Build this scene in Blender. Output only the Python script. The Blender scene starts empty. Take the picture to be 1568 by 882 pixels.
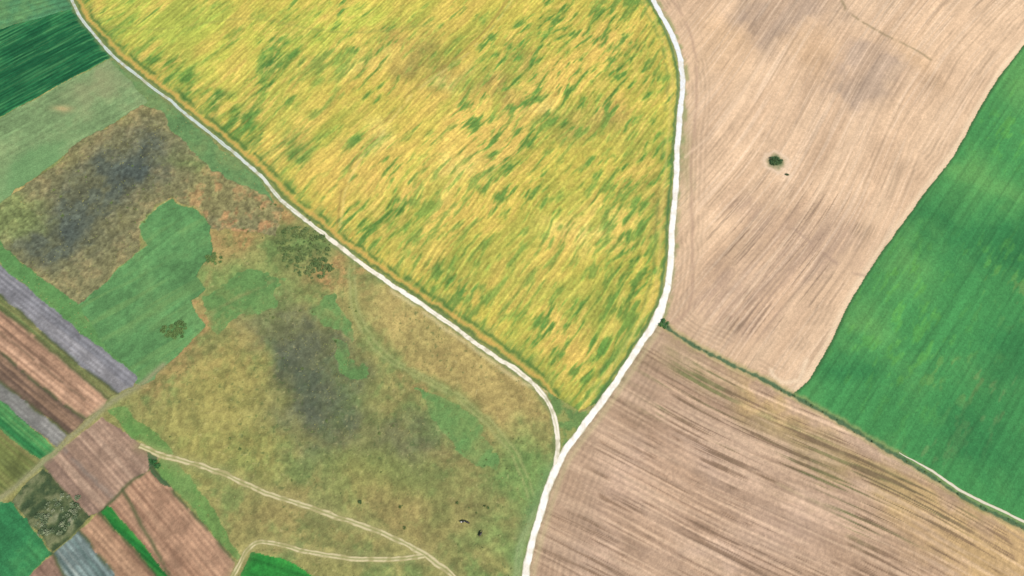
import bpy, math, numpy as np
from mathutils import Vector
rng=np.random.default_rng(7)
TILT=math.radians(22); H=350.0; LENS=24.0
# ---------- image pixel coordinates -> metres on the ground, along camera rays ----------
def M(u,v):
    u=np.asarray(u,float); v=np.asarray(v,float)
    cx=(u-784)/1568*1.5; cy=-(v-441)/1568*1.5
    s=H/(math.cos(TILT)-cy*math.sin(TILT))
    return np.stack([s*cx, s*(cy*math.cos(TILT)+math.sin(TILT))],-1)
def MP(pts):
    a=np.array(pts,float); return M(a[:,0],a[:,1])
def catmull(p,step=1.0):
    p=np.asarray(p,float); q=np.vstack([2*p[0]-p[1],p,2*p[-1]-p[-2]]); out=[]
    for i in range(1,len(q)-2):
        n=max(2,int(np.linalg.norm(q[i+1]-q[i])/step)); t=np.linspace(0,1,n,endpoint=False)[:,None]
        a,b,c,d=q[i-1],q[i],q[i+1],q[i+2]
        out.append(0.5*((2*b)+(-a+c)*t+(2*a-5*b+4*c-d)*t**2+(-a+3*b-3*c+d)*t**3))
    out.append(p[-1:]); return np.vstack(out)
# ---------- noise ----------
TAB=[np.random.default_rng(100+i).random((256,256)).astype(np.float32) for i in range(8)]
def vn(x,y,seed=0):
    T=TAB[seed%8]; ox=(seed*37.17)%256; oy=(seed*91.73)%256
    x=x+ox; y=y+oy; xi=np.floor(x); yi=np.floor(y)
    fx=(x-xi).astype(np.float32); fy=(y-yi).astype(np.float32)
    fx=fx*fx*(3-2*fx); fy=fy*fy*(3-2*fy)
    xi=xi.astype(np.int32)&255; yi=yi.astype(np.int32)&255; x1=(xi+1)&255; y1=(yi+1)&255
    a=T[xi,yi]; b=T[x1,yi]; c=T[xi,y1]; d=T[x1,y1]
    return (a+(b-a)*fx)*(1-fy)+(c+(d-c)*fx)*fy
def fbm(x,y,seed=0,o=4,g=0.55):
    s=0; A=1; t=0
    for i in range(o):
        s=s+A*vn(x*2.03**i+i*13.1,y*2.03**i+i*7.7,seed+i); t+=A; A*=g
    s=s/t
    return np.clip((s-0.5)*1.5+0.5,0,1)
def sm(n,lo,hi):
    t=np.clip((n-lo)/(hi-lo),0,1); return t*t*(3-2*t)
def ang(u1,v1,u2,v2):
    d=M(u2,v2)-M(u1,v1); return math.atan2(d[1],d[0])
def rot(x,y,a): return x*math.cos(a)+y*math.sin(a), -x*math.sin(a)+y*math.cos(a)
def strk(x,y,a,L,W,seed,o=3):
    al,ac=rot(x,y,a); return fbm(al/L,ac/W,seed,o)
def C(*c): return np.array(c,np.float32)
def mix(c,d,m):
    if np.ndim(m)==0: m=np.array([m],np.float32)
    return c+(d-c)*m[:,None]
def lin(c):
    c=np.clip(c/255.0,0,1); return np.where(c<=0.04045,c/12.92,((c+0.055)/1.055)**2.4)
KI=np.array([1.33,1.35,1.38])
def alb(c):
    g=c.mean(-1,keepdims=True); c=g+(c-g)*.98; c=c*.965+6  # slight desaturation and lift: haze mixed into every base colour
    return np.clip(lin(c)/KI,0.004,0.85)
# ---------- road and field lines in image pixels ----------
R1=[(940,-160),(960,-100),(980,-45),(1000,0),(1022,40),(1038,80),(1045,120),(1043,160),(1038,220),(1035,280),(1030,340),(1027,400),(1019,450),(1006,488),(988,517),(960,560),(925,612),(890,658),(860,700),(841,745),(824,800),(810,850),(804,882),(798,960),(790,1150)]
R2=[(70,-160),(92,-60),(110,0),(125,30),(150,60),(175,88),(215,120),(255,150),(300,187),(350,227),(400,270),(430,305),(470,338),(520,378),(565,411),(600,436),(650,469),(700,503),(750,540),(800,574),(830,604),(847,635),(854,670),(851,712)]
R3=[(1008,490),(1040,515),(1100,548),(1160,577),(1210,603),(1290,648),(1360,690),(1420,725),(1480,765),(1568,808),(1750,895),(2300,1160)]
BD=[(1213,603),(1236,584),(1252,560),(1272,525),(1300,465),(1340,400),(1380,345),(1420,290),(1460,238),(1498,170),(1530,118),(1568,68),(1640,-30),(1730,-160)]
R1w,R2w,R3w,BDw=[catmull(MP(p),8) for p in (R1,R2,R3,BD)]
# ---------- grid ----------
CS=0.5; X0,X1,Y0,Y1=-405,405,-40,375
nx=int((X1-X0)/CS)+1; ny=int((Y1-Y0)/CS)+1
gx,gy=np.meshgrid(np.linspace(X0,X1,nx),np.linspace(Y0,Y1,ny))
X=gx.ravel(); Y=gy.ravel(); N=len(X)
def dist(x,y,pts):
    best=np.full(len(x),1e9,np.float32); sg=np.zeros(len(x),np.float32); along=np.zeros(len(x),np.float32); acc=0
    for a,b in zip(pts[:-1],pts[1:]):
        dx,dy=b-a; L2=dx*dx+dy*dy
        if L2<1e-6: continue
        t=np.clip(((x-a[0])*dx+(y-a[1])*dy)/L2,0,1)
        ex=x-a[0]-t*dx; ey=y-a[1]-t*dy; d=ex*ex+ey*ey
        m=d<best; best[m]=d[m]; sg[m]=np.sign(dx*ey-dy*ex)[m]; L=math.sqrt(L2); along[m]=(acc+t*L)[m]; acc+=L
    return np.sqrt(best),sg,along
def dnear(P,rad):
    out=np.full(N,999.,np.float32); lo=P.min(0)-rad; hi=P.max(0)+rad
    j=np.nonzero((X>lo[0])&(X<hi[0])&(Y>lo[1])&(Y<hi[1]))[0]; out[j]=dist(X[j],Y[j],P)[0]; return out
d1=dist(X,Y,R1w)[0]; d2=dist(X,Y,R2w)[0]; d3=dnear(R3w,40)
wS=(fbm(X/7,Y/7,1,3)-.5)*2.2, (fbm(X/7,Y/7,2,3)-.5)*2.2
wN=(fbm(X/14,Y/14,3,4)-.5)*18, (fbm(X/14,Y/14,4,4)-.5)*18
def inpoly(x,y,P):
    r=np.zeros(len(x),bool); n=len(P)
    for i in range(n):
        x1,y1=P[i]; x2,y2=P[(i+1)%n]
        if y1==y2: continue
        c=(y1>y)!=(y2>y)
        r^= c&(x<(x2-x1)*(y-y1)/(y2-y1)+x1)
    return r
def region(pts,warp=wS,k=1.0,world=None):
    P=world if world is not None else MP(pts)
    lo=P.min(0)-12; hi=P.max(0)+12
    i=np.nonzero((X>lo[0])&(X<hi[0])&(Y>lo[1])&(Y<hi[1]))[0]
    r=inpoly(X[i]+warp[0][i]*k,Y[i]+warp[1][i]*k,P)
    return i[r]
def blob(i,u,v,ru,rv,rd=0,w=1.0):
    c=M(u,v); a=math.radians(rd)
    e1=M(u+ru*math.cos(a),v+ru*math.sin(a))-c; e2=M(u-rv*math.sin(a),v+rv*math.cos(a))-c
    A=np.linalg.inv(np.array([e1,e2]).T)
    x=X[i]+wN[0][i]*w-c[0]; y=Y[i]+wN[1][i]*w-c[1]
    p=A[0,0]*x+A[0,1]*y; q=A[1,0]*x+A[1,1]*y
    return np.exp(-(p*p+q*q))
def blobs(i,L,w=1.0):
    s=0
    for b in L: s=s+blob(i,*b,w=w)
    return np.clip(s,0,1)
label=np.zeros(N,np.int16); col=np.zeros((N,3),np.float32); Z=np.zeros(N,np.float32)
names=['meadow']
def setlab(idx,name):
    if name not in names: names.append(name)
    label[idx]=names.index(name)
ALL=np.arange(N)
# ================= MEADOW (base) =================
def meadow(i):
    x,y=X[i],Y[i]
    c=np.tile(C(148,146,88),(len(i),1))
    n1=fbm(x/45,y/45,5,4); n2=fbm(x/9,y/9,6,5,.65); n3=fbm(x/2.2,y/2.2,7,3); n4=fbm(x/20,y/20,9,5,.65)
    c=mix(c,C(166,142,92),sm(n1,.45,.75)*.8)
    c=mix(c,C(108,142,80),sm(n4,.46,.72)*.62)
    c=mix(c,C(176,166,102),sm(n2,.55,.85)*.4)
    c=mix(c,C(106,118,70),sm(1-n2,.55,.85)*.42)
    c=mix(c,C(182,160,100),blobs(i,[(650,490,110,55,35),(790,600,60,50,40),(700,560,100,30,35)])*.8)
    c=mix(c,C(188,138,92),blobs(i,[(425,325,30,22),(350,290,50,22,40),(500,430,25,15),(300,465,18,10),(640,590,40,14,35),(375,350,30,18),(540,425,20,20),(520,400,14,20)])*.7*sm(n2,.25,.6))
    c=mix(c,C(106,146,80),blobs(i,[(700,655,70,26,45),(320,430,60,30,-30),(400,450,60,28,-10),(215,650,40,16,40),(255,730,35,20,40),(760,830,60,30),(800,730,40,60)])*.7)
    c=mix(c,C(164,156,86),blobs(i,[(350,600,80,60),(300,690,60,50),(560,730,90,40,20),(390,690,50,40)])*.55)
    c=mix(c,C(178,152,92),blobs(i,[(380,520,40,40),(345,560,40,40),(600,640,30,20)])*.4*sm(n2,.3,.6))
    c=mix(c,C(114,132,76),blobs(i,[(560,640,90,60,30),(700,760,80,50),(600,720,60,40),(450,720,60,30)])*.6)
    c=mix(c,C(156,136,88),blobs(i,[(600,800,140,40,15),(420,800,80,40),(730,790,40,40)])*.45)
    c=mix(c,C(98,130,74),blobs(i,[(460,380,55,45)],.6)*.6)
    dk=blobs(i,[(430,505,48,38,40),(470,590,52,70,-10),(500,660,40,45),(520,560,40,50)],.9)
    c=mix(c,C(90,98,80),np.clip(dk*1.0,0,1)*(.65+.35*sm(n2,.2,.6))*.7)
    c=mix(c,C(74,84,76),blobs(i,[(450,570,34,50,-10),(480,610,30,30)],.9)*.5)
    dk=blobs(i,[(655,685,38,32),(600,660,40,26)],1.); c=mix(c,C(106,108,82),dk*.6)
    c=c*(1+(n3-.5)[:,None]*.26)*(1+(n2-.5)[:,None]*.14)
    sp=sm(vn(x/1.3,y/1.3,3),.78,.95)*sm(fbm(x/25,y/25,12,2),.3,.65)
    c=mix(c,C(76,98,56),sp*.5)
    sp=sm(vn(x/1.1,y/1.1,5),.86,.98); c=mix(c,C(204,192,134),sp*.4)
    return c,(n3*.22+n2*.35)
c,z=meadow(ALL); col[:]=c; Z[:]=z
def green_patch(idx,base=C(84,138,80),seed=20,rowa=None,alt=C(116,150,86),k=.3):
    x,y=X[idx],Y[idx]
    n=fbm(x/18,y/18,seed,5,.62); n3=fbm(x/1.8,y/1.8,seed+1,3)
    c=np.tile(base,(len(idx),1)); c=mix(c,alt,sm(n,.4,.8)*.6); c=mix(c,base*.84,sm(1-n,.5,.8)*.5)
    if rowa is not None:
        s=strk(x,y,rowa,45,1.6,seed+2,3); c=c*(1+(s-.5)[:,None]*k)
    return c*(1+(n3-.5)[:,None]*.17)
def put(idx,c,z=None,name=None):
    col[idx]=c
    if z is not None: Z[idx]=z
    if name: setlab(idx,name)
for p in ([(473,485),(500,458),(520,455),(548,488),(542,522),(512,512),(488,505)],
          [(507,530),(530,528),(548,545),(556,562),(556,580),(535,578),(520,552)],
          [(310,455),(380,418),(440,428),(420,468),(380,480),(350,500),(325,512),(308,482)],
          [(632,595),(670,605),(720,635),(765,680),(770,712),(735,722),(705,690),(660,640)]):
    i=region(p,wN,.55); cc=green_patch(i,C(100,144,82),22); col[i]=mix(col[i],cc,.45+.45*sm(fbm(X[i]/6,Y[i]/6,23,3),.2,.55))
# ================= LEFT SIDE FIELDS =================
aD=ang(0,150,150,70)
i=region([(-700,-200),(80,-200),(108,0),(112,14),(0,45),(-700,215)]); put(i,green_patch(i,C(76,134,92),30,ang(0,40,110,8),C(110,152,92)),.1,'pasture')
i=region([(-700,215),(0,45),(112,14),(125,30),(150,60),(172,87),(0,180),(-700,560)],wS,.5)
x,y=X[i],Y[i]; c=green_patch(i,C(36,106,64),33,None,C(60,134,78))
r=strk(x,y,aD,20,1.3,35,3); c=mix(c,C(96,154,94),sm(r,.55,.8)*.42); c=mix(c,C(16,74,46),sm(1-r,.5,.75)*.55)
al,ac=rot(x,y,aD); c=c*(1+.10*np.sin(ac*2*math.pi/2.6+fbm(x/20,y/20,2,2)*1.2))[:,None]
c=mix(c,C(14,72,44),blobs(i,[(30,130,70,20,-28)])*.3)
put(i,c,.5+r*.12,'maize_field')
i=region([(165,92),(182,92),(300,195),(400,280),(425,320),(390,300),(330,268),(270,205),(225,158)],wN,.3); put(i,green_patch(i,C(102,142,88),36,None,C(128,148,92)),None)
i=region([(-700,580),(0,181),(168,90),(228,156),(130,214),(60,268),(25,290),(0,318),(-700,760)],wS,.8)
x,y=X[i],Y[i]; c=green_patch(i,C(124,154,104),40,ang(0,250,130,180),C(144,162,112),.18)
c=mix(c,C(106,154,98),blobs(i,[(20,290,60,30,-30),(60,240,50,20,-30)])*.6); c=mix(c,C(186,170,120),blobs(i,[(95,168,14,5)],.2)); c=mix(c,C(152,152,112),blobs(i,[(150,130,60,20,-35)])*.6)
put(i,c,.15,'hay_meadow')
i=region([(225,157),(270,205),(325,262),(400,298),(432,318),(420,360),(370,350),(330,350),(300,318),(265,303),(236,322),(212,345),(215,384),(120,466),(60,424),(0,374),(-120,330),(-60,330),(0,318),(60,268),(130,214)],wN,.35)
x,y=X[i],Y[i]; n=fbm(x/6,y/6,45,4); n3=fbm(x/1.7,y/1.7,46,3); n1=fbm(x/30,y/30,47,3)
c=np.tile(C(130,128,90),(len(i),1)); c=mix(c,C(150,144,94),sm(n1,.4,.7)*.6); c=mix(c,C(170,128,88),sm(n,.45,.75)*.6*(.3+blobs(i,[(330,300,60,40,30),(380,330,50,30)])))
c=mix(c,C(122,148,84),blobs(i,[(40,320,50,25),(290,250,40,20,40),(20,350,50,30)])*.55)
dk=blobs(i,[(205,245,58,38,-25),(150,290,56,44,-30),(110,355,56,38,-30),(75,385,40,25)],.9); c=mix(c,C(88,96,82),np.clip(dk*1.1,0,1)*(.55+.4*sm(n,.2,.6)))
dk=blobs(i,[(215,255,36,24,-20),(185,265,30,20),(115,350,26,26)],.9); c=mix(c,C(66,78,78),dk*.58)
c=c*(1+(n3-.5)[:,None]*.4)*(1+(n-.5)[:,None]*.26); put(i,c,n*.45+n3*.25,'rough_grassland')
i=region([(262,306),(300,322),(325,345),(328,385),(300,425),(315,445),(292,462),(300,480),(314,498),(270,545),(240,578),(214,590),(160,530),(120,466),(216,384),(226,376),(210,350),(236,324)],wN,.22)
x,y=X[i],Y[i]; c=green_patch(i,C(94,146,88),50,ang(120,520,300,380),C(110,152,92),.12); c=mix(c,C(122,158,92),sm(strk(x,y,ang(160,525,310,440),60,6,52),.6,.8)*.4)
c=c*(1+(fbm(x/6,y/6,54,4)-.5)[:,None]*.12); put(i,c,.1,'mown_meadow')
i=region([(-150,260),(0,372),(60,424),(120,466),(160,530),(212,578),(100,492),(0,402),(-150,290)]); put(i,green_patch(i,C(94,144,82),53),.1)
aS=ang(0,480,165,612)
def plot(pts,base,lo,hi,name,a=aS,seed=60,row=2.4,amp=.07,k=.55,z=.1,W=1.5):
    i=region(pts,wS,.7); x,y=X[i],Y[i]
    s=strk(x,y,a,60,W,seed,3); n=fbm(x/7,y/7,seed+1,3); n3=fbm(x/1.3,y/1.3,seed+2,2); S2=strk(x,y,a,90,5,seed+3,2)
    c=np.tile(C(*base),(len(i),1)); c=mix(c,C(*hi),sm(s*.6+S2*.4,.5,.75)*k); c=mix(c,C(*lo),sm(1-s*.6-S2*.4,.5,.75)*k)
    al,ac=rot(x,y,a); c=c*(1+amp*np.sin(ac*2*math.pi/row)*sm(n,.2,.5))[:,None]
    c=c*(1+(n-.5)[:,None]*.22)*(1+(n3-.5)[:,None]*.14); put(i,c,z+s*.1,name); return i
plot([(-150,288),(0,404),(100,490),(212,579),(206,592),(180,604),(90,532),(0,452),(-150,332)],(132,132,138),(112,114,120),(154,152,154),'ploughed_plot',seed=60)
plot([(-150,332),(0,452),(90,532),(180,604),(168,610),(90,545),(0,470),(-150,352)],(126,128,80),(76,104,60),(154,136,86),'grass_baulk',seed=61)
plot([(-150,352),(0,472),(90,546),(167,611),(160,624),(130,642),(60,590),(0,540),(-150,420)],(174,138,112),(126,100,82),(200,162,134),'ploughed_plot_b',seed=62,k=.8)
plot([(-150,420),(0,540),(60,590),(130,642),(106,666),(50,622),(0,584),(-150,470)],(146,118,96),(102,84,72),(184,150,122),'ploughed_plot_c',seed=63,k=.9)
plot([(-150,470),(0,584),(50,622),(104,668),(86,686),(40,646),(0,612),(-150,500)],(128,128,124),(104,106,102),(148,146,142),'ploughed_plot_d',seed=64)
plot([(-150,500),(0,612),(40,646),(84,688),(62,704),(30,680),(0,655),(-150,540)],(48,118,66),(22,82,48),(98,156,90),'beet_plot',seed=65,k=.8,z=.4)
plot([(-150,540),(0,655),(62,706),(30,738),(0,758),(-150,800)],(112,122,68),(88,98,58),(138,130,84),'stubble_plot',seed=66)
plot([(64,714),(156,637),(242,700),(234,716),(190,748),(152,788),(133,792)],(162,134,114),(128,106,94),(188,160,138),'fallow_plot',seed=67,a=ang(64,714,133,792),k=.6)
plot([(188,748),(236,716),(362,862),(345,905),(420,1000),(330,1000),(268,900),(165,776)],(172,136,110),(142,108,86),(196,158,128),'fallow_plot_b',seed=68,a=ang(188,748,300,882),k=.6)
plot([(163,776),(172,778),(275,900),(330,1000),(310,1000),(248,890),(156,786)],(40,124,52),(22,86,42),(80,152,70),'beet_plot_b',seed=69,z=.35)
plot([(153,787),(248,890),(310,1000),(230,1000),(180,888),(122,814)],(160,126,100),(122,94,76),(188,152,122),'fallow_plot_c',seed=70,a=ang(153,787,248,890))
plot([(122,814),(182,888),(230,1000),(130,1000),(100,885),(80,848)],(116,134,132),(90,112,108),(148,158,152),'cabbage_plot',seed=71,a=ang(122,814,182,888),row=2.6,amp=.12,k=.8)
plot([(80,850),(100,885),(130,1000),(20,1000),(44,884)],(138,110,94),(114,90,76),(162,132,112),'fallow_plot_d',seed=72,a=ang(122,814,182,888))
i=region([(18,766),(66,718),(142,792),(80,846)],wN,.15); x,y=X[i],Y[i]; n=fbm(x/4,y/4,73,4); c=mix(np.tile(C(84,98,64),(len(i),1)),C(118,124,88),sm(n,.45,.8)); c=mix(c,C(54,74,50),sm(1-n,.45,.75)*.8)
c=mix(c,C(168,170,146),blobs(i,[(100,795,20,16)],.4)*.7*sm(n,.4,.7)); put(i,c,n*.8,'scrub')
i=region([(-400,800),(0,770),(18,766),(80,848),(44,884),(20,1000),(-400,1100)]); put(i,green_patch(i,C(52,126,76),74,ang(0,800,60,860),C(74,144,84),.2),.2,'clover_field')
i=region([(385,845),(430,852),(462,868),(500,895),(520,1000),(380,1000),(368,880)],wN,.1); put(i,green_patch(i,C(46,134,56),76,ang(385,850,480,882),C(68,154,62),.3),.3,'clover_field_b')
for p in ([(165,628),(190,622),(228,650),(262,690),(300,748),(370,850),(362,860),(300,790),(238,716),(244,700),(200,668)],):
    i=region(p,wN,.25); col[i]=mix(col[i],green_patch(i,C(92,146,74),77),.7)
i=region([(222,690),(240,698),(236,716),(262,745),(250,742),(232,722)],wN,.1); col[i]=mix(col[i],C(34,84,48),.7)
def pth(i,pts,w,colr,k,brk=.35,seed=90,jit=.5):
    Pw=catmull(MP(pts),5); lo=Pw.min(0)-8; hi=Pw.max(0)+8
    j=i[(X[i]>lo[0])&(X[i]<hi[0])&(Y[i]>lo[1])&(Y[i]<hi[1])]
    d,s,a=dist(X[j]+wS[0][j]*jit,Y[j]+wS[1][j]*jit,Pw)
    m=np.exp(-(d/w)**2)*k*sm(fbm(X[j]/6,Y[j]/6,seed,3),brk-.25,brk+.1); col[j]=mix(col[j],colr,m)
for L in ([(0,472),(90,546),(167,611)],[(0,540),(60,590),(130,642)],[(0,584),(50,622),(106,667)],[(234,716),(190,748),(152,788)],[(188,750),(268,895)],[(122,814),(182,888)],[(153,787),(248,890)],[(64,716),(133,792)],[(0,452),(90,532),(180,604)],[(234,716),(362,862)],[(80,848),(100,885)],[(80,846),(142,792)]):
    pth(ALL,L,.9,C(76,88,56),.7,.35,93)
pth(ALL,[(100,690),(170,760)],1.2,C(150,148,140),.3,.3,94); pth(ALL,[(0,510),(65,560),(130,612)],.9,C(110,90,72),.6,.3,94)
# ================= YELLOW FIELD =================
P=np.vstack([catmull(MP(R2[:20]),8),MP([(832,596),(868,622),(886,630),(905,622)]),catmull(MP(R1[:17]),8)[::-1]])
i=region(None,wS,.3,P); x,y=X[i],Y[i]
aY=ang(640,430,740,310)
wx=x+(fbm(x/45,y/45,81,2)-.5)*6; wy=y+(fbm(x/45,y/45,82,2)-.5)*6
big=fbm(x/55,y/55,83,4); sA=strk(wx,wy,aY,10,2.4,84,3); sA2=strk(wx,wy,aY,19,5.0,88,4); sB=strk(wx,wy,aY,7,1.2,85,2); sL=strk(wx,wy,aY,60,1.5,89,2); n3=fbm(x/1.3,y/1.3,86,2); sC=strk(wx,wy,aY,34,12,87,5)
west=blobs(i,[(400,160,130,110),(300,60,140,80),(500,200,80,90)])
vis=sm(fbm(x/38,y/38,78,3),.25,.65)
c=np.tile(C(204,192,86),(len(i),1))
c=mix(c,C(230,198,104),blobs(i,[(520,85,70,22,-20),(450,205,60,40,-40),(540,260,70,60,-40),(720,250,110,50,-40),(900,345,90,34,-10),(840,130,80,60),(700,180,60,50),(940,60,60,40),(620,330,50,60),(860,520,60,30,40)])*.8*sm(sC,.1,.6))
c=mix(c,C(160,170,78),blobs(i,[(260,90,80,50,30),(410,130,60,50),(640,60,60,40),(760,120,50,30),(900,180,50,22),(800,420,140,50,20),(930,500,60,60),(620,360,90,30,35),(250,20,120,30),(980,250,30,100),(820,560,60,30,35)])*.66)
c=mix(c,C(158,144,78),blobs(i,[(640,75,40,30),(760,140,45,22,30),(870,190,60,24,10),(930,165,30,20),(1010,320,25,60),(680,120,30,30),(620,90,20,40),(790,90,20,30)],.7)*.8)
c=mix(c,C(242,226,130),blobs(i,[(900,350,70,26),(690,130,30,18),(820,165,30,16),(560,100,50,14,-10),(570,205,25,30),(720,260,50,20,-30)])*.6)
c=mix(c,C(190,208,86),blobs(i,[(380,110,60,50,-20),(480,60,60,24),(300,40,80,30),(560,30,80,24),(200,20,60,40)])*.6)
c=mix(c,C(222,190,96),sm(sC,.5,.8)*.5); c=mix(c,C(164,172,76),sm(1-sC,.5,.8)*.55)
den=.50+.3*(big-.5)*2+.26*blobs(i,[(380,190,50,60,30),(420,110,70,40),(480,240,30,24),(700,440,200,40,33),(760,290,100,40,-30),(900,110,90,50),(950,500,50,60),(300,130,60,26,35),(960,300,60,60),(640,330,60,30,-40)])-.14*blobs(i,[(540,300,60,50),(900,350,80,30),(620,200,60,40)])
q=(sA*.74+sB*.26)*(1-west*.6)+sA2*west*.6
g=sm(q+(den-.5)*.55,.52,.72); c=mix(c,C(124,156,68),g*.68*(.6+.4*vis))
g2=sm(q+(den-.5)*.55,.66,.84); c=mix(c,C(78,128,58),g2*.72*(.45+.55*vis))
dk=blobs(i,[(375,185,34,36,30),(460,238,16,14),(430,60,20,14),(330,150,40,16,35),(400,215,30,20),(700,430,60,16,33),(425,100,18,14)],.7); c=mix(c,C(74,124,58),dk*.7*sm(q,.25,.6))
o=sm(1-sA+.4*(sB-.5),.60,.82); c=mix(c,C(232,192,104),o*.42*(.4+.6*vis))
c=c*(1+(n3-.5)[:,None]*.14)*(1+(sB-.5)[:,None]*.16)*(1+(sL-.5)[:,None]*.14)
al,ac=rot(wx,wy,aY); c=c*(1+.03*np.sin(ac*2*math.pi/2.4))[:,None]
e2=d2[i]; e1=d1[i]
dd=e2+ (fbm(x/6,y/6,91,3)-.5)*2.5
c=mix(c,C(100,134,66),sm(16-dd,0,9)*.5*sm(sB,.3,.6))
c=mix(c,C(72,112,54),np.exp(-((dd-7.0)/1.1)**2)*.7*sm(fbm(x/7,y/7,79,3),.2,.5))
c=mix(c,C(208,168,90),np.exp(-((dd-4.6)/1.2)**2)*.8)
c=mix(c,C(86,112,62),np.exp(-((dd-2.4)/1.0)**2)*.85)
dd=e1+(fbm(x/6,y/6,92,3)-.5)*1.5
c=mix(c,C(68,112,64),np.exp(-((dd-3.0)/1.1)**2)*.8)
c=mix(c,C(206,186,104),np.exp(-((dd-6.4)/1.1)**2)*.5)
c=mix(c,C(108,132,70),np.exp(-((dd-9.2)/1.0)**2)*.4*sm(fbm(x/7,y/7,80,3),.2,.5))
edge=np.clip((np.minimum(e1,e2)-6)/3,0,1)
put(i,c,(.35+sA*.10+sB*.12+n3*.2)*edge,'crop_field')
DL=[(790,-20),(745,45),(690,95),(640,130),(600,172),(575,212),(545,245),(524,290),(516,345)]
pth(i,DL,.8,C(156,132,72),.55,.45); pth(i,[(a+5,b+4) for a,b in DL],.9,C(240,218,136),.4,.45)
pth(i,[(140,40),(250,45),(380,30),(520,50),(660,40)],1.0,C(150,152,78),.4,.3)
# ================= TAN FIELD =================
P=np.vstack([catmull(MP(R1[:14]),8),catmull(MP([(1008,490),(1040,515),(1100,548),(1160,577),(1213,603)]),8),BDw])
i=region(None,wS,.35,P); x,y=X[i],Y[i]
aT=ang(1110,420,1255,210)
cv=(fbm(x/150,y/150,95,1)-.5)*22
wx=x+cv; wy=y-cv*.4
s=strk(wx,wy,aT,80,2.0,97,3); sB=strk(wx,wy,aT,26,1.3,98,3); n3=fbm(x/1.2,y/1.2,99,2); sC=strk(wx,wy,aT,60,10,100,4); bn=fbm(x/16,y/16,109,5,.62)
c=np.tile(C(214,182,150),(len(i),1))
c=mix(c,C(234,202,168),sm(sC,.45,.8)*.5); c=mix(c,C(194,162,132),sm(1-sC,.5,.85)*.45)
c=mix(c,C(238,204,168),blobs(i,[(1450,60,120,60,20),(1130,230,50,50),(1400,200,60,60),(1200,120,30,50,40),(1560,20,80,60),(1120,100,40,60),(1300,300,50,40),(1080,330,40,60)])*.65)
c=mix(c,C(202,166,126),blobs(i,[(1100,60,50,50),(1230,60,60,30,50),(1400,90,40,22,40)])*.4)
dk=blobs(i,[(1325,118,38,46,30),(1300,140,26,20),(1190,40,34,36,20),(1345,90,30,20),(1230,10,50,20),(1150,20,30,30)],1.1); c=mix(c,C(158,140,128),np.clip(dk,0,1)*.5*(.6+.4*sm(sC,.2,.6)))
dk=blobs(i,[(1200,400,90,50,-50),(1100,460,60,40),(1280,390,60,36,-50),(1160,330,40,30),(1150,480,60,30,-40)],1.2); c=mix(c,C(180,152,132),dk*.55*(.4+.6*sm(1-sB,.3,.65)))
l=sm(strk(wx,wy,aT,45,.9,101,2),.66,.85)*sm(fbm(x/22,y/22,102,3),.38,.65)*(.45+blobs(i,[(1200,400,110,80),(1120,470,70,60),(1250,340,70,60)])); c=mix(c,C(140,118,98),np.clip(l,0,1)*.6)
l=sm(strk(wx,wy,aT,50,.9,103,2),.66,.85); c=mix(c,C(244,218,190),l*.35)
c=c*(1+(s-.5)[:,None]*.10)*(1+(sB-.5)[:,None]*.10)*(1+(n3-.5)[:,None]*.08)*(1+(bn-.5)[:,None]*.08)
al,ac=rot(wx,wy,aT); tl=np.abs(((ac/15.0)%1)-.5)*15.0; c=c*(1-.10*np.exp(-((7.5-tl)/.55)**2)*sm(fbm(x/20,y/20,106,3),.25,.55))[:,None]
dB=dist(x,y,BDw)[0]; e1=d1[i]; e3=d3[i]
dm=np.minimum(np.minimum(e1,dB),e3)+ (fbm(x/9,y/9,104,2)-.5)*1.6
hl=sm(22-dm,0,8)*sm(dm,2,5); c=mix(c,C(230,198,164),hl*.3); c=c*(1-hl*.09*(.5+.5*np.sin(dm*2*math.pi/2.7))*sm(fbm(x/15,y/15,105,3),.3,.6))[:,None]
c=mix(c,C(150,160,104),np.exp(-((e1-3)/1.3)**2)*.7*sm(fbm(x/8,y/8,107,3),.3,.6))
c=mix(c,C(150,158,102),blobs(i,[(1050,235,10,60)],.3)*.35)
c=mix(c,C(242,216,182),np.exp(-((dB-1.5)/1.6)**2)*.7)
cp=M(1188,248); dp=np.hypot(x-cp[0],(y-cp[1]))+(fbm(x/3,y/3,108,2)-.5)*2.4; c=mix(c,C(236,210,182),np.exp(-((dp-6.6)/1.5)**2)*.7); c=mix(c,C(92,116,76),np.exp(-(dp/4.6)**4)*.9)
cp=M(1205,268); dp=np.hypot(x-cp[0],y-cp[1]); c=mix(c,C(238,212,184),np.exp(-(dp/2.6)**2)*.7)
put(i,c,s*.06+n3*.05,'sown_field')
pth(i,[(1285,-20),(1295,15),(1340,45),(1400,75),(1425,92)],.9,C(146,130,98),.6)
pth(i,[(1020,500),(1055,470),(1060,380),(1058,260),(1066,150),(1060,60),(1020,-20)],1.0,C(184,154,130),.6,.2)
pth(i,[(1050,240),(1110,180),(1190,60)],1.2,C(240,210,178),.5,.2); pth(i,[(1060,560),(1250,300),(1400,60)],1.1,C(236,206,174),.3,.3)
pth(i,[(1180,568),(1195,585),(1220,582),(1236,552)],1.2,C(242,218,186),.7,.2)
pth(i,[(1215,350),(1290,410),(1340,425)],1.0,C(166,140,122),.45,.4)
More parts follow.
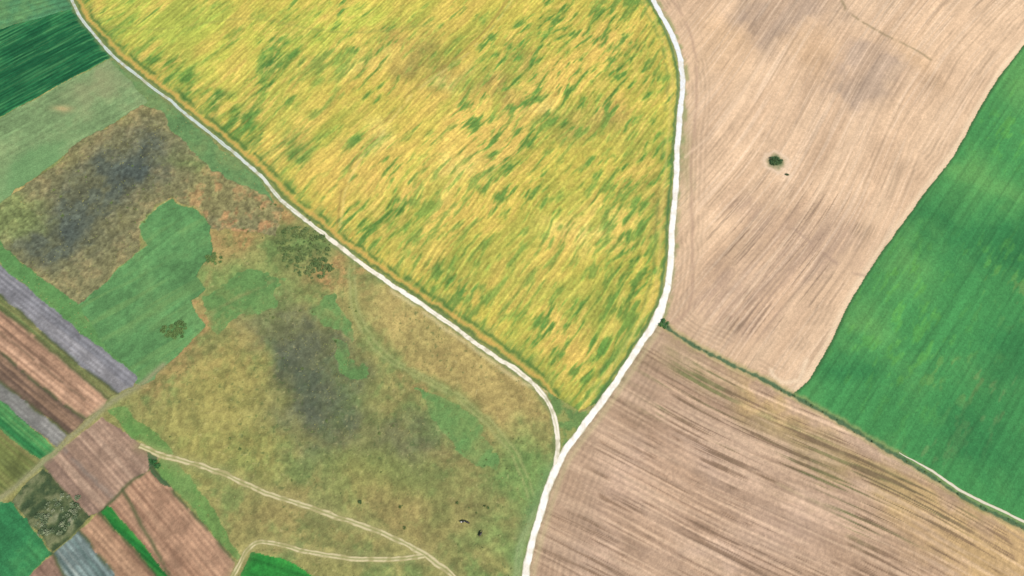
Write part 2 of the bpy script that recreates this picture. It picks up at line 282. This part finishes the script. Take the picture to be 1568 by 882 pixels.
# ================= GREEN FIELD =================
P=np.vstack([BDw[::-1],catmull(MP(R3[4:]),8),MP([(2400,1160),(2400,-200),(1730,-160)])])
i=region(None,wS,.3,P); x,y=X[i],Y[i]; aG=ang(1300,560,1420,380)
big=fbm(x/35,y/35,110,5,.6); s=strk(x,y,aG,9,3.0,111,3); sL=strk(x,y,aG,80,2.0,112,3); n3=fbm(x/1.2,y/1.2,113,2)
c=np.tile(C(70,144,80),(len(i),1)); c=mix(c,C(94,158,88),sm(big,.45,.8)*.4)
c=mix(c,C(44,114,66),blobs(i,[(1440,345,90,40,25),(1530,370,60,40),(1570,560,80,60),(1300,570,50,30),(1500,680,90,50,25)])*.62)
c=mix(c,C(110,168,92),blobs(i,[(1560,130,50,50),(1380,400,50,50,-50),(1540,290,70,26,20),(1330,500,40,40),(1480,250,30,30)])*.6)
c=mix(c,C(102,176,76),sm(s,.58,.85)*.45*blobs(i,[(1380,440,80,70,-40),(1400,560,100,70),(1560,200,60,60),(1540,420,60,60)]))
c=mix(c,C(124,142,90),sm(s,.58,.85)*.45*blobs(i,[(1530,620,60,60),(1560,460,50,40),(1400,690,60,30),(1480,580,50,30)]))
c=c*(1+(sL-.5)[:,None]*.15)*(1+(n3-.5)[:,None]*.10)
al,ac=rot(x,y,aG); tl=(ac/8.0)%1; c=c*(1-.08*np.exp(-((tl-.5)/.07)**2)*sm(fbm(x/20,y/20,114,3),.2,.5))[:,None]
dB=dist(x,y,BDw)[0]; c=mix(c,C(62,98,58),np.exp(-(dB/1.0)**2)*.8)
put(i,c,(.18+s*.03+n3*.06)*np.clip(dB/1.5,0,1),'cereal_field')
# ================= BROWN FIELD =================
P=np.vstack([catmull(MP(R3),8),MP([(2300,1500),(780,1500)]),catmull(MP(R1[13:]),8)[::-1]])
i=region(None,wS,.3,P); x,y=X[i],Y[i]; aB=ang(1010,530,1500,800)+.03
cv=(fbm(x/130,y/130,120,1)-.5)*22; wy=y+cv*.6
s=strk(x,wy,aB,80,1.8,121,3); sF=strk(x,wy,aB,34,.9,122,2); sC=strk(x,wy,aB,60,10,123,4); n3=fbm(x/1.2,y/1.2,124,2); bn=fbm(x/16,y/16,128,5,.62)
c=np.tile(C(186,156,130),(len(i),1))
c=mix(c,C(208,178,152),sm(sC,.45,.8)*.6); c=mix(c,C(162,134,110),sm(1-sC,.5,.8)*.5)
c=mix(c,C(212,178,122),blobs(i,[(1480,830,120,50,30),(1560,850,80,40),(1360,740,80,22,30),(1180,620,70,16,30)])*.75)
c=mix(c,C(200,172,152),blobs(i,[(1200,800,90,50),(950,720,50,60),(1080,700,60,30,30),(900,840,40,50),(1100,860,80,20)])*.5)
c=mix(c,C(154,138,96),blobs(i,[(1040,560,60,20,30),(1200,650,100,22,30),(1320,720,90,20,30)])*.55)
gr=sm(sF*.6+s*.4,.54,.70)*blobs(i,[(1060,585,60,30,30),(1200,680,130,35,30),(1340,790,90,30,30),(1010,600,30,30),(1400,770,100,30,30)]); c=mix(c,C(98,106,66),gr*.75)
l=sm(sF,.62,.80)*sm(fbm(x/18,y/18,125,3),.38,.65); c=mix(c,C(124,100,80),l*.65)
l=sm(1-sF,.62,.80); c=mix(c,C(224,194,164),l*.4)
dk=blobs(i,[(1060,790,50,30,30),(1000,640,50,20,30),(860,850,30,60),(1130,760,40,16,30),(980,830,50,20,30)]); c=mix(c,C(140,114,94),dk*.45*sm(sF,.3,.6))
c=c*(1+(s-.5)[:,None]*.16)*(1+(n3-.5)[:,None]*.12)*(1+(bn-.5)[:,None]*.10)
al,ac=rot(x,wy,aB); c=c*(1+.04*np.sin(ac*2*math.pi/2.9)*sm(fbm(x/20,y/20,129,3),.3,.6))[:,None]
dm=d1[i]+(fbm(x/9,y/9,126,2)-.5)*1.6; hl=sm(30-dm,0,12); c=c*(1-hl*.12*(.5+.5*np.sin(dm*2*math.pi/2.9))*sm(fbm(x/15,y/15,127,3),.3,.6))[:,None]
c=mix(c,C(190,162,134),hl*.3)
c=mix(c,C(206,192,146),np.exp(-((d1[i]-4.0)/1.3)**2)*.5)
put(i,c,s*.08+sF*.06+n3*.06,'ploughed_field')
# ================= LINEAR FEATURES ON GROUND =================
j=ALL[(d3<7)&(X>M(1008,490)[0])]; w=d3[j]+(fbm(X[j]/3,Y[j]/3,130,3)-.5)*1.4
col[j]=mix(col[j],C(170,162,106),np.exp(-(w/2.6)**4)*.6); m=np.exp(-(w/1.05)**4); col[j]=mix(col[j],C(68,102,72),m*.85); Z[j]=Z[j]*(1-m)-m*.3
k=j[w<1.1]; setlab(k,'drainage_ditch')
j=ALL[(d1<8)]; w=d1[j]+(fbm(X[j]/4,Y[j]/4,131,3)-.5)*2
vm=np.exp(-(w/2.7)**4)*.75; top=sm(Y[j],60,160); col[j]=mix(col[j],C(136,148,106),vm*(.35+.5*top))
j=ALL[(d2<8)]; w=d2[j]+(fbm(X[j]/4,Y[j]/4,132,3)-.5)*2
col[j]=mix(col[j],C(118,136,86),np.exp(-(w/2.3)**4)*.75)
tri=region([(836,600),(868,618),(886,632),(912,626),(862,698),(855,690),(858,655)],wS,.5); col[tri]=mix(green_patch(tri,C(114,148,84),133),C(170,160,94),sm(fbm(X[tri]/5,Y[tri]/5,134,3),.45,.7)*.6); setlab(tri,'meadow'); Z[tri]=.1
me=ALL[(label==0)]
pth(me,[(838,600),(800,585),(740,545),(660,487),(600,445)],1.2,C(220,206,154),.6,.3)
FT=[(538,405),(542,460),(556,505),(590,545),(640,575),(700,608),(750,650),(790,700),(812,760)]
for off in (-4,4): pth(me,[(a+off,b-off*.4) for a,b in FT],.9,C(196,188,128),.55,.3)
pth(me,FT,3.2,C(106,140,76),.35,.2)
for off in (-3,3): pth(me,[(856+off,705),(838+off,745),(818+off-4,800),(800+off-4,840),(790+off,900)],.9,C(194,190,138),.6,.3)
pth(me,[(846,715),(820,775),(800,830),(788,900)],4,C(106,146,94),.5,.1)
pth(me,[(222,690),(250,700),(290,712),(345,727)],3,C(126,146,88),.5,.1)
pth(ALL,[(-150,890),(0,764),(62,712),(110,668),(166,620),(212,592),(250,560)],1.9,C(148,148,110),.9,.05)
pth(me,[(214,592),(260,560),(300,510),(340,470),(420,430)],1.2,C(168,148,98),.3,.4)
pth(me,[(300,462),(286,472),(312,488),(318,500),(300,520),(262,548)],2.0,C(192,150,98),.5,.3)
pth(me,[(300,462),(320,430),(322,385),(310,320)],1.8,C(184,146,98),.35,.4)
fl=np.clip((np.minimum(d1,d2)-3.2)/2,0,1); Z*=fl
TR=[[(214,682),(250,697),(290,708),(340,724),(400,752),(470,775),(540,799),(600,823),(640,843),(668,863),(700,890),(760,1000)],
    [(345,905),(366,868),(378,845),(395,832),(425,833),(480,846),(560,856),(610,856),(650,851)]]
TRw=[catmull(MP(p),4) for p in TR]
for P in TRw:
    d=dnear(P[::2],14); Z*=np.clip((d-1.8)/1.5,0,1); m=np.exp(-(d/3.0)**2); j=ALL[d<10]; col[j]=mix(col[j],C(168,162,108),m[j]*.45)
PL=[(1375,699),(1420,724),(1480,764),(1568,806),(1750,893),(2100,1062)]
PLw=catmull(MP(PL)+np.array([1.0,2.0]),4); d=dnear(PLw[::2],10); Z=np.where(Z>0,Z*np.clip((d-1.0)/1.5,0,1),Z)
border=np.minimum(np.minimum(X-X0,X1-X),np.minimum(Y-Y0,Y1-Y)); Z=np.where(border<2,-1.0,Z)
col*=(1+(rng.random(N).astype(np.float32)-.5)*.08)[:,None]
A=np.ones((N,4),np.float32); A[:,:3]=alb(col)
# ---------- materials ----------
def gmat(name,scale=1.6,amt=.22,bump=.25,rough=.95):
    m=bpy.data.materials.new(name); m.use_nodes=True; nt=m.node_tree; b=nt.nodes['Principled BSDF']
    b.inputs['Roughness'].default_value=rough; b.inputs['Specular IOR Level'].default_value=.08
    at=nt.nodes.new('ShaderNodeAttribute'); at.attribute_name='tint'
    g=nt.nodes.new('ShaderNodeNewGeometry')
    n=nt.nodes.new('ShaderNodeTexNoise'); n.inputs['Scale'].default_value=scale; n.inputs['Detail'].default_value=4
    nt.links.new(g.outputs['Position'],n.inputs['Vector'])
    r=nt.nodes.new('ShaderNodeMapRange'); r.inputs[1].default_value=.3; r.inputs[2].default_value=.7; r.inputs[3].default_value=1-amt; r.inputs[4].default_value=1+amt
    nt.links.new(n.outputs['Fac'],r.inputs[0])
    v=nt.nodes.new('ShaderNodeVectorMath'); v.operation='SCALE'
    nt.links.new(at.outputs['Color'],v.inputs[0]); nt.links.new(r.outputs[0],v.inputs['Scale'])
    nt.links.new(v.outputs[0],b.inputs['Base Color'])
    bp=nt.nodes.new('ShaderNodeBump'); bp.inputs['Strength'].default_value=bump; bp.inputs['Distance'].default_value=.3
    nt.links.new(n.outputs['Fac'],bp.inputs['Height']); nt.links.new(bp.outputs[0],b.inputs['Normal'])
    return m
mats={'grass':gmat('grass_sward',1.5,.16,.3),'soil':gmat('tilled_soil',2.2,.09,.18),'crop':gmat('crop_canopy',1.8,.14,.25)}
def mk(name,verts,quads,tint,mat,smooth=False,tri=False):
    me_=bpy.data.meshes.new(name); k=quads.shape[1]
    me_.vertices.add(len(verts)); me_.vertices.foreach_set('co',np.asarray(verts,np.float32).ravel())
    me_.loops.add(quads.size); me_.loops.foreach_set('vertex_index',quads.astype(np.int32).ravel())
    me_.polygons.add(len(quads)); me_.polygons.foreach_set('loop_start',np.arange(0,quads.size,k,dtype=np.int32)); me_.polygons.foreach_set('loop_total',np.full(len(quads),k,np.int32))
    if smooth: me_.polygons.foreach_set('use_smooth',np.ones(len(quads),bool))
    me_.update(calc_edges=True)
    if tint is not None:
        a=me_.attributes.new('tint','FLOAT_COLOR','POINT'); a.data.foreach_set('color',np.asarray(tint,np.float32).ravel())
    me_.materials.append(mat); o=bpy.data.objects.new(name,me_); bpy.context.scene.collection.objects.link(o); return o
V=np.stack([X,Y,Z],1).astype(np.float32)
ii=(np.arange(ny-1)[:,None]*nx+np.arange(nx-1)[None,:]).ravel(); Q=np.stack([ii,ii+1,ii+nx+1,ii+nx],1); FL=label[ii]
for li,nm in enumerate(names):
    q=Q[FL==li]
    if len(q)==0: continue
    u,inv=np.unique(q.ravel(),return_inverse=True)
    mt='soil' if any(k in nm for k in('plough','sown','fallow','stubble')) else ('crop' if any(k in nm for k in ('crop','maize','beet','cabbage','cereal')) else 'grass')
    base=nm
    for s_ in ('_b','_c','_d'):
        if nm.endswith(s_): base=nm[:-2]
    mk(base,V[u],inv.reshape(-1,4),A[u],mats[mt],True)
# ---------- outer ground to the horizon ----------
gm=bpy.data.materials.new('distant_farmland'); gm.use_nodes=True; nt=gm.node_tree; b=nt.nodes['Principled BSDF']; b.inputs['Roughness'].default_value=1
g=nt.nodes.new('ShaderNodeNewGeometry'); vo=nt.nodes.new('ShaderNodeTexVoronoi'); vo.inputs['Scale'].default_value=.005; vo.distance='MANHATTAN'
nt.links.new(g.outputs['Position'],vo.inputs['Vector']); sx=nt.nodes.new('ShaderNodeSeparateColor'); nt.links.new(vo.outputs['Color'],sx.inputs[0])
cr=nt.nodes.new('ShaderNodeValToRGB'); cr.color_ramp.interpolation='CONSTANT'
for k,(p,cc) in enumerate([(0,(66,128,74)),(.25,(196,184,90)),(.45,(206,176,148)),(.65,(104,142,84)),(.82,(168,138,116))]):
    e=cr.color_ramp.elements[k] if k<2 else cr.color_ramp.elements.new(p); e.position=p; e.color=(*alb(C(*cc)),1)
nt.links.new(sx.outputs[0],cr.inputs[0]); nt.links.new(cr.outputs[0],b.inputs['Base Color'])
L=20000; mk('ground',np.array([(-L,-L,-.9),(L,-L,-.9),(L,L,-.9),(-L,L,-.9)]),np.array([[0,1,2,3]]),None,gm)
# ---------- roads ----------
rm=gmat('chalk_gravel',1.2,.06,.12)
def ribbon(name,P,width,colf,z=.05,nc=13,jit=.5,seed=0):
    P=np.asarray(P); T=np.gradient(P,axis=0); T/=np.linalg.norm(T,axis=1)[:,None]; Nn=np.stack([-T[:,1],T[:,0]],1)
    S=np.r_[0,np.cumsum(np.linalg.norm(np.diff(P,axis=0),axis=1))]
    P=P+Nn*((fbm(S/14,S*0+5,seed+1,3)-.5)*.8)[:,None]
    W=width(P) if callable(width) else np.full(len(P),width)
    t=np.linspace(-1,1,nc)
    jl=1+(fbm(S/4,S*0+3,seed,4)-.5)*jit; jr=1+(fbm(S/4,S*0+9,seed+3,4)-.5)*jit
    half=np.where(t[None,:]<0,jl[:,None],jr[:,None])*W[:,None]*.5
    XY=P[:,None,:]+Nn[:,None,:]*(t[None,:,None]*half[:,:,None])
    v=np.concatenate([XY,np.full(XY.shape[:2]+(1,),z)],-1); v[:,:,2]+=.04*(1-t[None,:]**2)
    v=v.reshape(-1,3); tt=np.tile(t,len(P)); SS=np.repeat(S,nc)
    c=colf(v[:,0],v[:,1],tt,SS); c=c*(1+(rng.random(len(c))-.5)*.06)[:,None]
    a=np.ones((len(v),4)); a[:,:3]=alb(c)
    k=(np.arange(len(P)-1)[:,None]*nc+np.arange(nc-1)[None,:]).ravel(); q=np.stack([k,k+1,k+nc+1,k+nc],1)
    return mk(name,v,q,a,rm,True)
def main_c(x,y,t,s):
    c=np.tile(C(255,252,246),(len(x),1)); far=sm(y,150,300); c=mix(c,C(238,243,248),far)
    n=fbm(x/3,y/3,140,3); c=mix(c,C(232,224,206),sm(n,.55,.85)*.5)
    c=mix(c,C(190,184,152),sm(np.abs(t)+(n-.5)*.3,.72,1.0)*.8); return c
def diag_c(x,y,t,s):
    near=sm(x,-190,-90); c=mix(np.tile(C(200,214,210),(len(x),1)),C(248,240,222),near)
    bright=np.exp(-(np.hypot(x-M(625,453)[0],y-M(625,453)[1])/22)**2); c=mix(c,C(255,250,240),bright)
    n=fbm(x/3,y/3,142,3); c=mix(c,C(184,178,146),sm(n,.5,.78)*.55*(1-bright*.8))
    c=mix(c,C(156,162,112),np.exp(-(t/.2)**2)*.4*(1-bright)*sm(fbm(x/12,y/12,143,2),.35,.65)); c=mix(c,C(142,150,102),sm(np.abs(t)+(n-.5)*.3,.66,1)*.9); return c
def track_c(x,y,t,s):
    c=np.tile(C(212,200,158),(len(x),1)); n=fbm(x/3,y/3,144,3); c=mix(c,C(166,158,108),sm(n,.4,.75)*.8)
    c=mix(c,C(144,148,90),np.exp(-(t/.27)**2)*.8); c=mix(c,C(156,154,98),sm(np.abs(t),.68,1)*.9); return c
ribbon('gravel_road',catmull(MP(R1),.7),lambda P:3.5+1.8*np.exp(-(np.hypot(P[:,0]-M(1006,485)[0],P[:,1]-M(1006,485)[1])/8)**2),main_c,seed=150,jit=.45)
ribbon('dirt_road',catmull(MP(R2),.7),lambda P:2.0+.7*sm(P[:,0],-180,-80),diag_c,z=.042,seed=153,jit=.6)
ribbon('dirt_track',catmull(MP(TR[0]),.7),2.8,track_c,seed=156,jit=.6)
ribbon('dirt_track',catmull(MP(TR[1]),.7),2.4,track_c,z=.046,seed=158,jit=.6)
ribbon('footpath',catmull(MP(PL)+np.array([1.0,2.0]),.7),lambda P:.5+1.0*sm(P[:,0],M(1380,700)[0],M(1440,735)[0]),lambda x,y,t,s:mix(np.tile(C(226,220,200),(len(x),1)),C(160,160,116),sm(np.abs(t),.5,1)*.8),z=.06,seed=160,jit=.7)
# ---------- vegetation ----------
lm=gmat('foliage',3,.15,.0,.8)
def terr(x,y):
    a=np.clip(((np.asarray(x)-X0)/CS).astype(int),0,nx-1); b_=np.clip(((np.asarray(y)-Y0)/CS).astype(int),0,ny-1); return Z[b_*nx+a]
def leafmass(name,cx,cy,r,dens,size,ca,cb,limbs=True,hf=.7):
    cx,cy,r=map(np.asarray,(cx,cy,r)); nl=np.maximum(6,(dens*r**2).astype(int)); k=np.repeat(np.arange(len(cx)),nl); n=len(k)
    d=rng.normal(size=(n,3)); d/=np.linalg.norm(d,axis=1)[:,None]; d[:,2]=np.abs(d[:,2])
    lump=.72+.45*vn(d[:,0]*2.2+k*3.1,d[:,1]*2.2+d[:,2]*2+k*1.7,5)
    rad=r[k]*lump*rng.random(n)**.33; cz=terr(cx,cy)[k]
    p=np.stack([cx[k]+d[:,0]*rad,cy[k]+d[:,1]*rad,cz+.12*r[k]+d[:,2]*rad*hf*1.3],1)
    a=rng.normal(size=(n,3))*[1,1,.45]; a/=np.linalg.norm(a,axis=1)[:,None]; b_=np.cross(a,rng.normal(size=(n,3))*[.5,.5,1]); b_/=np.linalg.norm(b_,axis=1)[:,None]
    sz=size*(.6+.8*rng.random(n))[:,None]; v=np.stack([p-a*sz,p-b_*sz*.6,p+a*sz,p+b_*sz*.6],1).reshape(-1,3)
    q=np.arange(n*4).reshape(-1,4); tone=np.clip(rng.random(len(cx))[k]*.6+rng.random(n)*.4,0,1)
    c=mix(np.tile(C(*ca),(n,1)),C(*cb),tone); c=np.repeat(c,4,0); vs=[v]; qs=[q]; cs=[c]; off=len(v)
    if limbs:
        for m in range(len(cx)):
            if r[m]<1.0: continue
            for _ in range(3):
                th=rng.random()*6.28; b0=np.array([cx[m],cy[m],terr(cx[m],cy[m])-.1]); e=b0+np.array([math.cos(th)*r[m]*.55,math.sin(th)*r[m]*.55,r[m]*.8])
                w0,w1=.06*r[m],.02*r[m]
                ring=[(1,0),(0,1),(-1,0),(0,-1)]
                vv=[b0+np.array([x_*w0,y_*w0,0]) for x_,y_ in ring]+[e+np.array([x_*w1,y_*w1,0]) for x_,y_ in ring]
                vs.append(np.array(vv)); qs.append(np.array([[j_,(j_+1)%4,4+(j_+1)%4,4+j_] for j_ in range(4)])+off); cs.append(np.tile(C(96,80,62),(8,1))); off+=8
    v=np.vstack(vs); q=np.vstack(qs); c=np.vstack(cs); a4=np.ones((len(v),4)); a4[:,:3]=alb(c); return mk(name,v,q,a4,lm)
def scatter(u,v,ru,rv,n,rot_=0,p=.5):
    t=rng.random(n)*6.283; rr=rng.random(n)**p; a=rr*ru*np.cos(t); b_=rr*rv*np.sin(t); R=math.radians(rot_)
    return M(u+a*math.cos(R)-b_*math.sin(R),v+a*math.sin(R)+b_*math.cos(R)).T
G1_,G2_=(74,110,62),(130,154,88)
x,y=scatter(470,388,48,35,190,35); leafmass('shrub_thicket',x,y,.55+1.4*rng.random(190)**1.7,50,.28,(80,112,64),(142,156,98),hf=.6)
x,y=scatter(268,506,24,13,26); leafmass('bush',x,y,.8+1.2*rng.random(26),50,.27,G1_,G2_)
x,y=scatter(330,397,13,9,14); leafmass('bush',x,y,.9+1.0*rng.random(14),50,.27,G1_,G2_)
x,y=scatter(1188,247,9,6,17); leafmass('bush',x,y,.8+.9*rng.random(17),50,.26,(56,98,64),(112,140,86))
x,y=scatter(1205,269,2,2,3); leafmass('bush',x,y,np.array([.9,.7,.8]),50,.25,(80,104,70),(120,136,90))
x,y=scatter(1016,496,7,6,10); leafmass('bush',x,y,.8+.6*rng.random(10),50,.26,(66,120,72),(110,154,84))
x,y=scatter(90,790,42,24,50,-40); leafmass('scrub_bushes',x,y,.6+1.1*rng.random(50),45,.28,(80,106,72),(172,178,146))
x,y=scatter(550,770,4,3,2); leafmass('bush',x,y,np.array([1.0,.8]),50,.28,(60,84,52),(100,124,70))
x,y=scatter(238,708,10,5,9,45); leafmass('bush',x,y,.7+.8*rng.random(9),45,.28,(46,100,58),(90,140,74))
pp=catmull(MP(R3),3.0); pp=pp[rng.random(len(pp))<.4]; pp=pp+rng.normal(size=pp.shape)*.5
leafmass('ditch_reeds',pp[:,0],pp[:,1],.35+.5*rng.random(len(pp)),50,.22,(78,116,78),(130,154,92),False,.5)
n=22000; tx=rng.uniform(X0+4,X1-4,n); ty=rng.uniform(Y0+4,Y1-4,n)
ix=((tx-X0)/CS).astype(int); iy=((ty-Y0)/CS).astype(int); gi=iy*nx+ix
rough=names.index('rough_grassland'); ok=((label[gi]==0)|(label[gi]==rough))&(np.minimum(d1,d2)[gi]>4)&(fbm(tx/18,ty/18,170,3)>rng.random(n)*.9)
for P in TRw:
    d,_,_=dist(tx,ty,P[::2]); ok&=d>3
tx,ty=tx[ok],ty[ok]; leafmass('grass_tussocks',tx,ty,.25+.6*rng.random(len(tx))**3,14,.22,(108,130,74),(188,178,114),False,.5)
# low shrubs dotted over the rough ground
xs,ys=zip(*[scatter(*a) for a in [(600,700,180,80,16),(480,520,80,90,16),(180,300,110,60,26),(420,340,60,30,20),(700,790,90,50,8),(340,640,90,80,8)]])
x=np.concatenate(xs); y=np.concatenate(ys); leafmass('low_shrubs',x,y,.4+.6*rng.random(len(x))**2.5,50,.25,(80,106,60),(132,148,84),True,.6)
# ---------- cattle ----------
def cow(u,v,heading,dark):
    J={'pelvis':(-.75,0,1.2,.34),'belly':(-.1,0,1.12,.42),'chest':(.5,0,1.12,.38),'wither':(.8,0,1.25,.27),'neck':(1.15,0,1.15,.17),'poll':(1.42,0,.95,.15),'muzzle':(1.66,0,.55,.09),'tail0':(-1.08,0,1.3,.06),'tail1':(-1.18,0,.7,.03)}
    E=[('pelvis','belly'),('belly','chest'),('chest','wither'),('wither','neck'),('neck','poll'),('poll','muzzle'),('pelvis','tail0'),('tail0','tail1')]
    for s_,n_ in((1,'l'),(-1,'r')):
        J.update({'hk'+n_:(-.68,.2*s_,.85,.17),'hh'+n_:(-.95,.2*s_,.48,.08),'hf'+n_:(-.86,.2*s_,.03,.07),'fk'+n_:(.55,.2*s_,.78,.13),'fw'+n_:(.58,.2*s_,.42,.07),'ff'+n_:(.56,.2*s_,.03,.07),'ear'+n_:(1.36,.2*s_,1.02,.035)})
        E+= [('pelvis','hk'+n_),('hk'+n_,'hh'+n_),('hh'+n_,'hf'+n_),('chest','fk'+n_),('fk'+n_,'fw'+n_),('fw'+n_,'ff'+n_),('poll','ear'+n_)]
    ks=list(J); me_=bpy.data.meshes.new('cow'); me_.from_pydata([J[k][:3] for k in ks],[(ks.index(a),ks.index(b_)) for a,b_ in E],[])
    o=bpy.data.objects.new('cow',me_); bpy.context.scene.collection.objects.link(o)
    md=o.modifiers.new('skin','SKIN')
    for k,sv in zip(ks,me_.skin_vertices[0].data): sv.radius=(J[k][3],J[k][3]); sv.use_root=(k=='pelvis')
    sb=o.modifiers.new('sub','SUBSURF'); sb.levels=2; sb.render_levels=2
    m=bpy.data.materials.new('cow_hide'); m.use_nodes=True; nt=m.node_tree; b=nt.nodes['Principled BSDF']; tc=nt.nodes.new('ShaderNodeTexCoord'); nn=nt.nodes.new('ShaderNodeTexNoise'); nn.inputs['Scale'].default_value=1.1
    r=nt.nodes.new('ShaderNodeValToRGB'); r.color_ramp.interpolation='CONSTANT'; r.color_ramp.elements[0].color=(.02,.018,.016,1); r.color_ramp.elements[1].position=.5; r.color_ramp.elements[1].color=(.6,.57,.52,1) if not dark else (.06,.035,.02,1)
    nt.links.new(tc.outputs['Object'],nn.inputs['Vector']); nt.links.new(nn.outputs['Fac'],r.inputs[0]); nt.links.new(r.outputs[0],b.inputs['Base Color']); me_.materials.append(m)
    p=M(u,v); o.location=(p[0],p[1],float(terr(p[0],p[1]))); o.rotation_euler=(0,0,math.radians(heading)); o.scale=(1.15,)*3
cow(709,799,10,False); cow(716,800,160,True); cow(736,818,60,True)
# ---------- light ----------
EL=52; AZ=-35
sd=bpy.data.lights.new('sun','SUN'); sd.energy=5.0; sd.angle=math.radians(.5); sd.color=(1,.945,.84)
so=bpy.data.objects.new('sun',sd); bpy.context.scene.collection.objects.link(so)
dv=Vector((math.cos(math.radians(EL))*math.cos(math.radians(AZ)),math.cos(math.radians(EL))*math.sin(math.radians(AZ)),math.sin(math.radians(EL))))
so.rotation_euler=dv.to_track_quat('Z','Y').to_euler()
w=bpy.data.worlds.new('World'); bpy.context.scene.world=w; w.use_nodes=True; nt=w.node_tree; sk=nt.nodes.new('ShaderNodeTexSky'); sk.sky_type='NISHITA'; sk.sun_disc=False
sk.sun_elevation=math.radians(EL); sk.sun_rotation=math.radians(90-AZ); nt.links.new(sk.outputs[0],nt.nodes['Background'].inputs[0]); nt.nodes['Background'].inputs[1].default_value=.1
cd=bpy.data.cameras.new('camera'); cd.lens=LENS; cd.sensor_width=36; cd.clip_end=60000; cd.clip_start=1
co=bpy.data.objects.new('camera',cd); co.location=(0,0,H); co.rotation_euler=(TILT,0,0); bpy.context.scene.collection.objects.link(co); bpy.context.scene.camera=co
sc=bpy.context.scene; sc.view_settings.view_transform='Standard'; sc.view_settings.look='None'; sc.view_settings.exposure=0
print('names',names,'tussocks',len(tx))
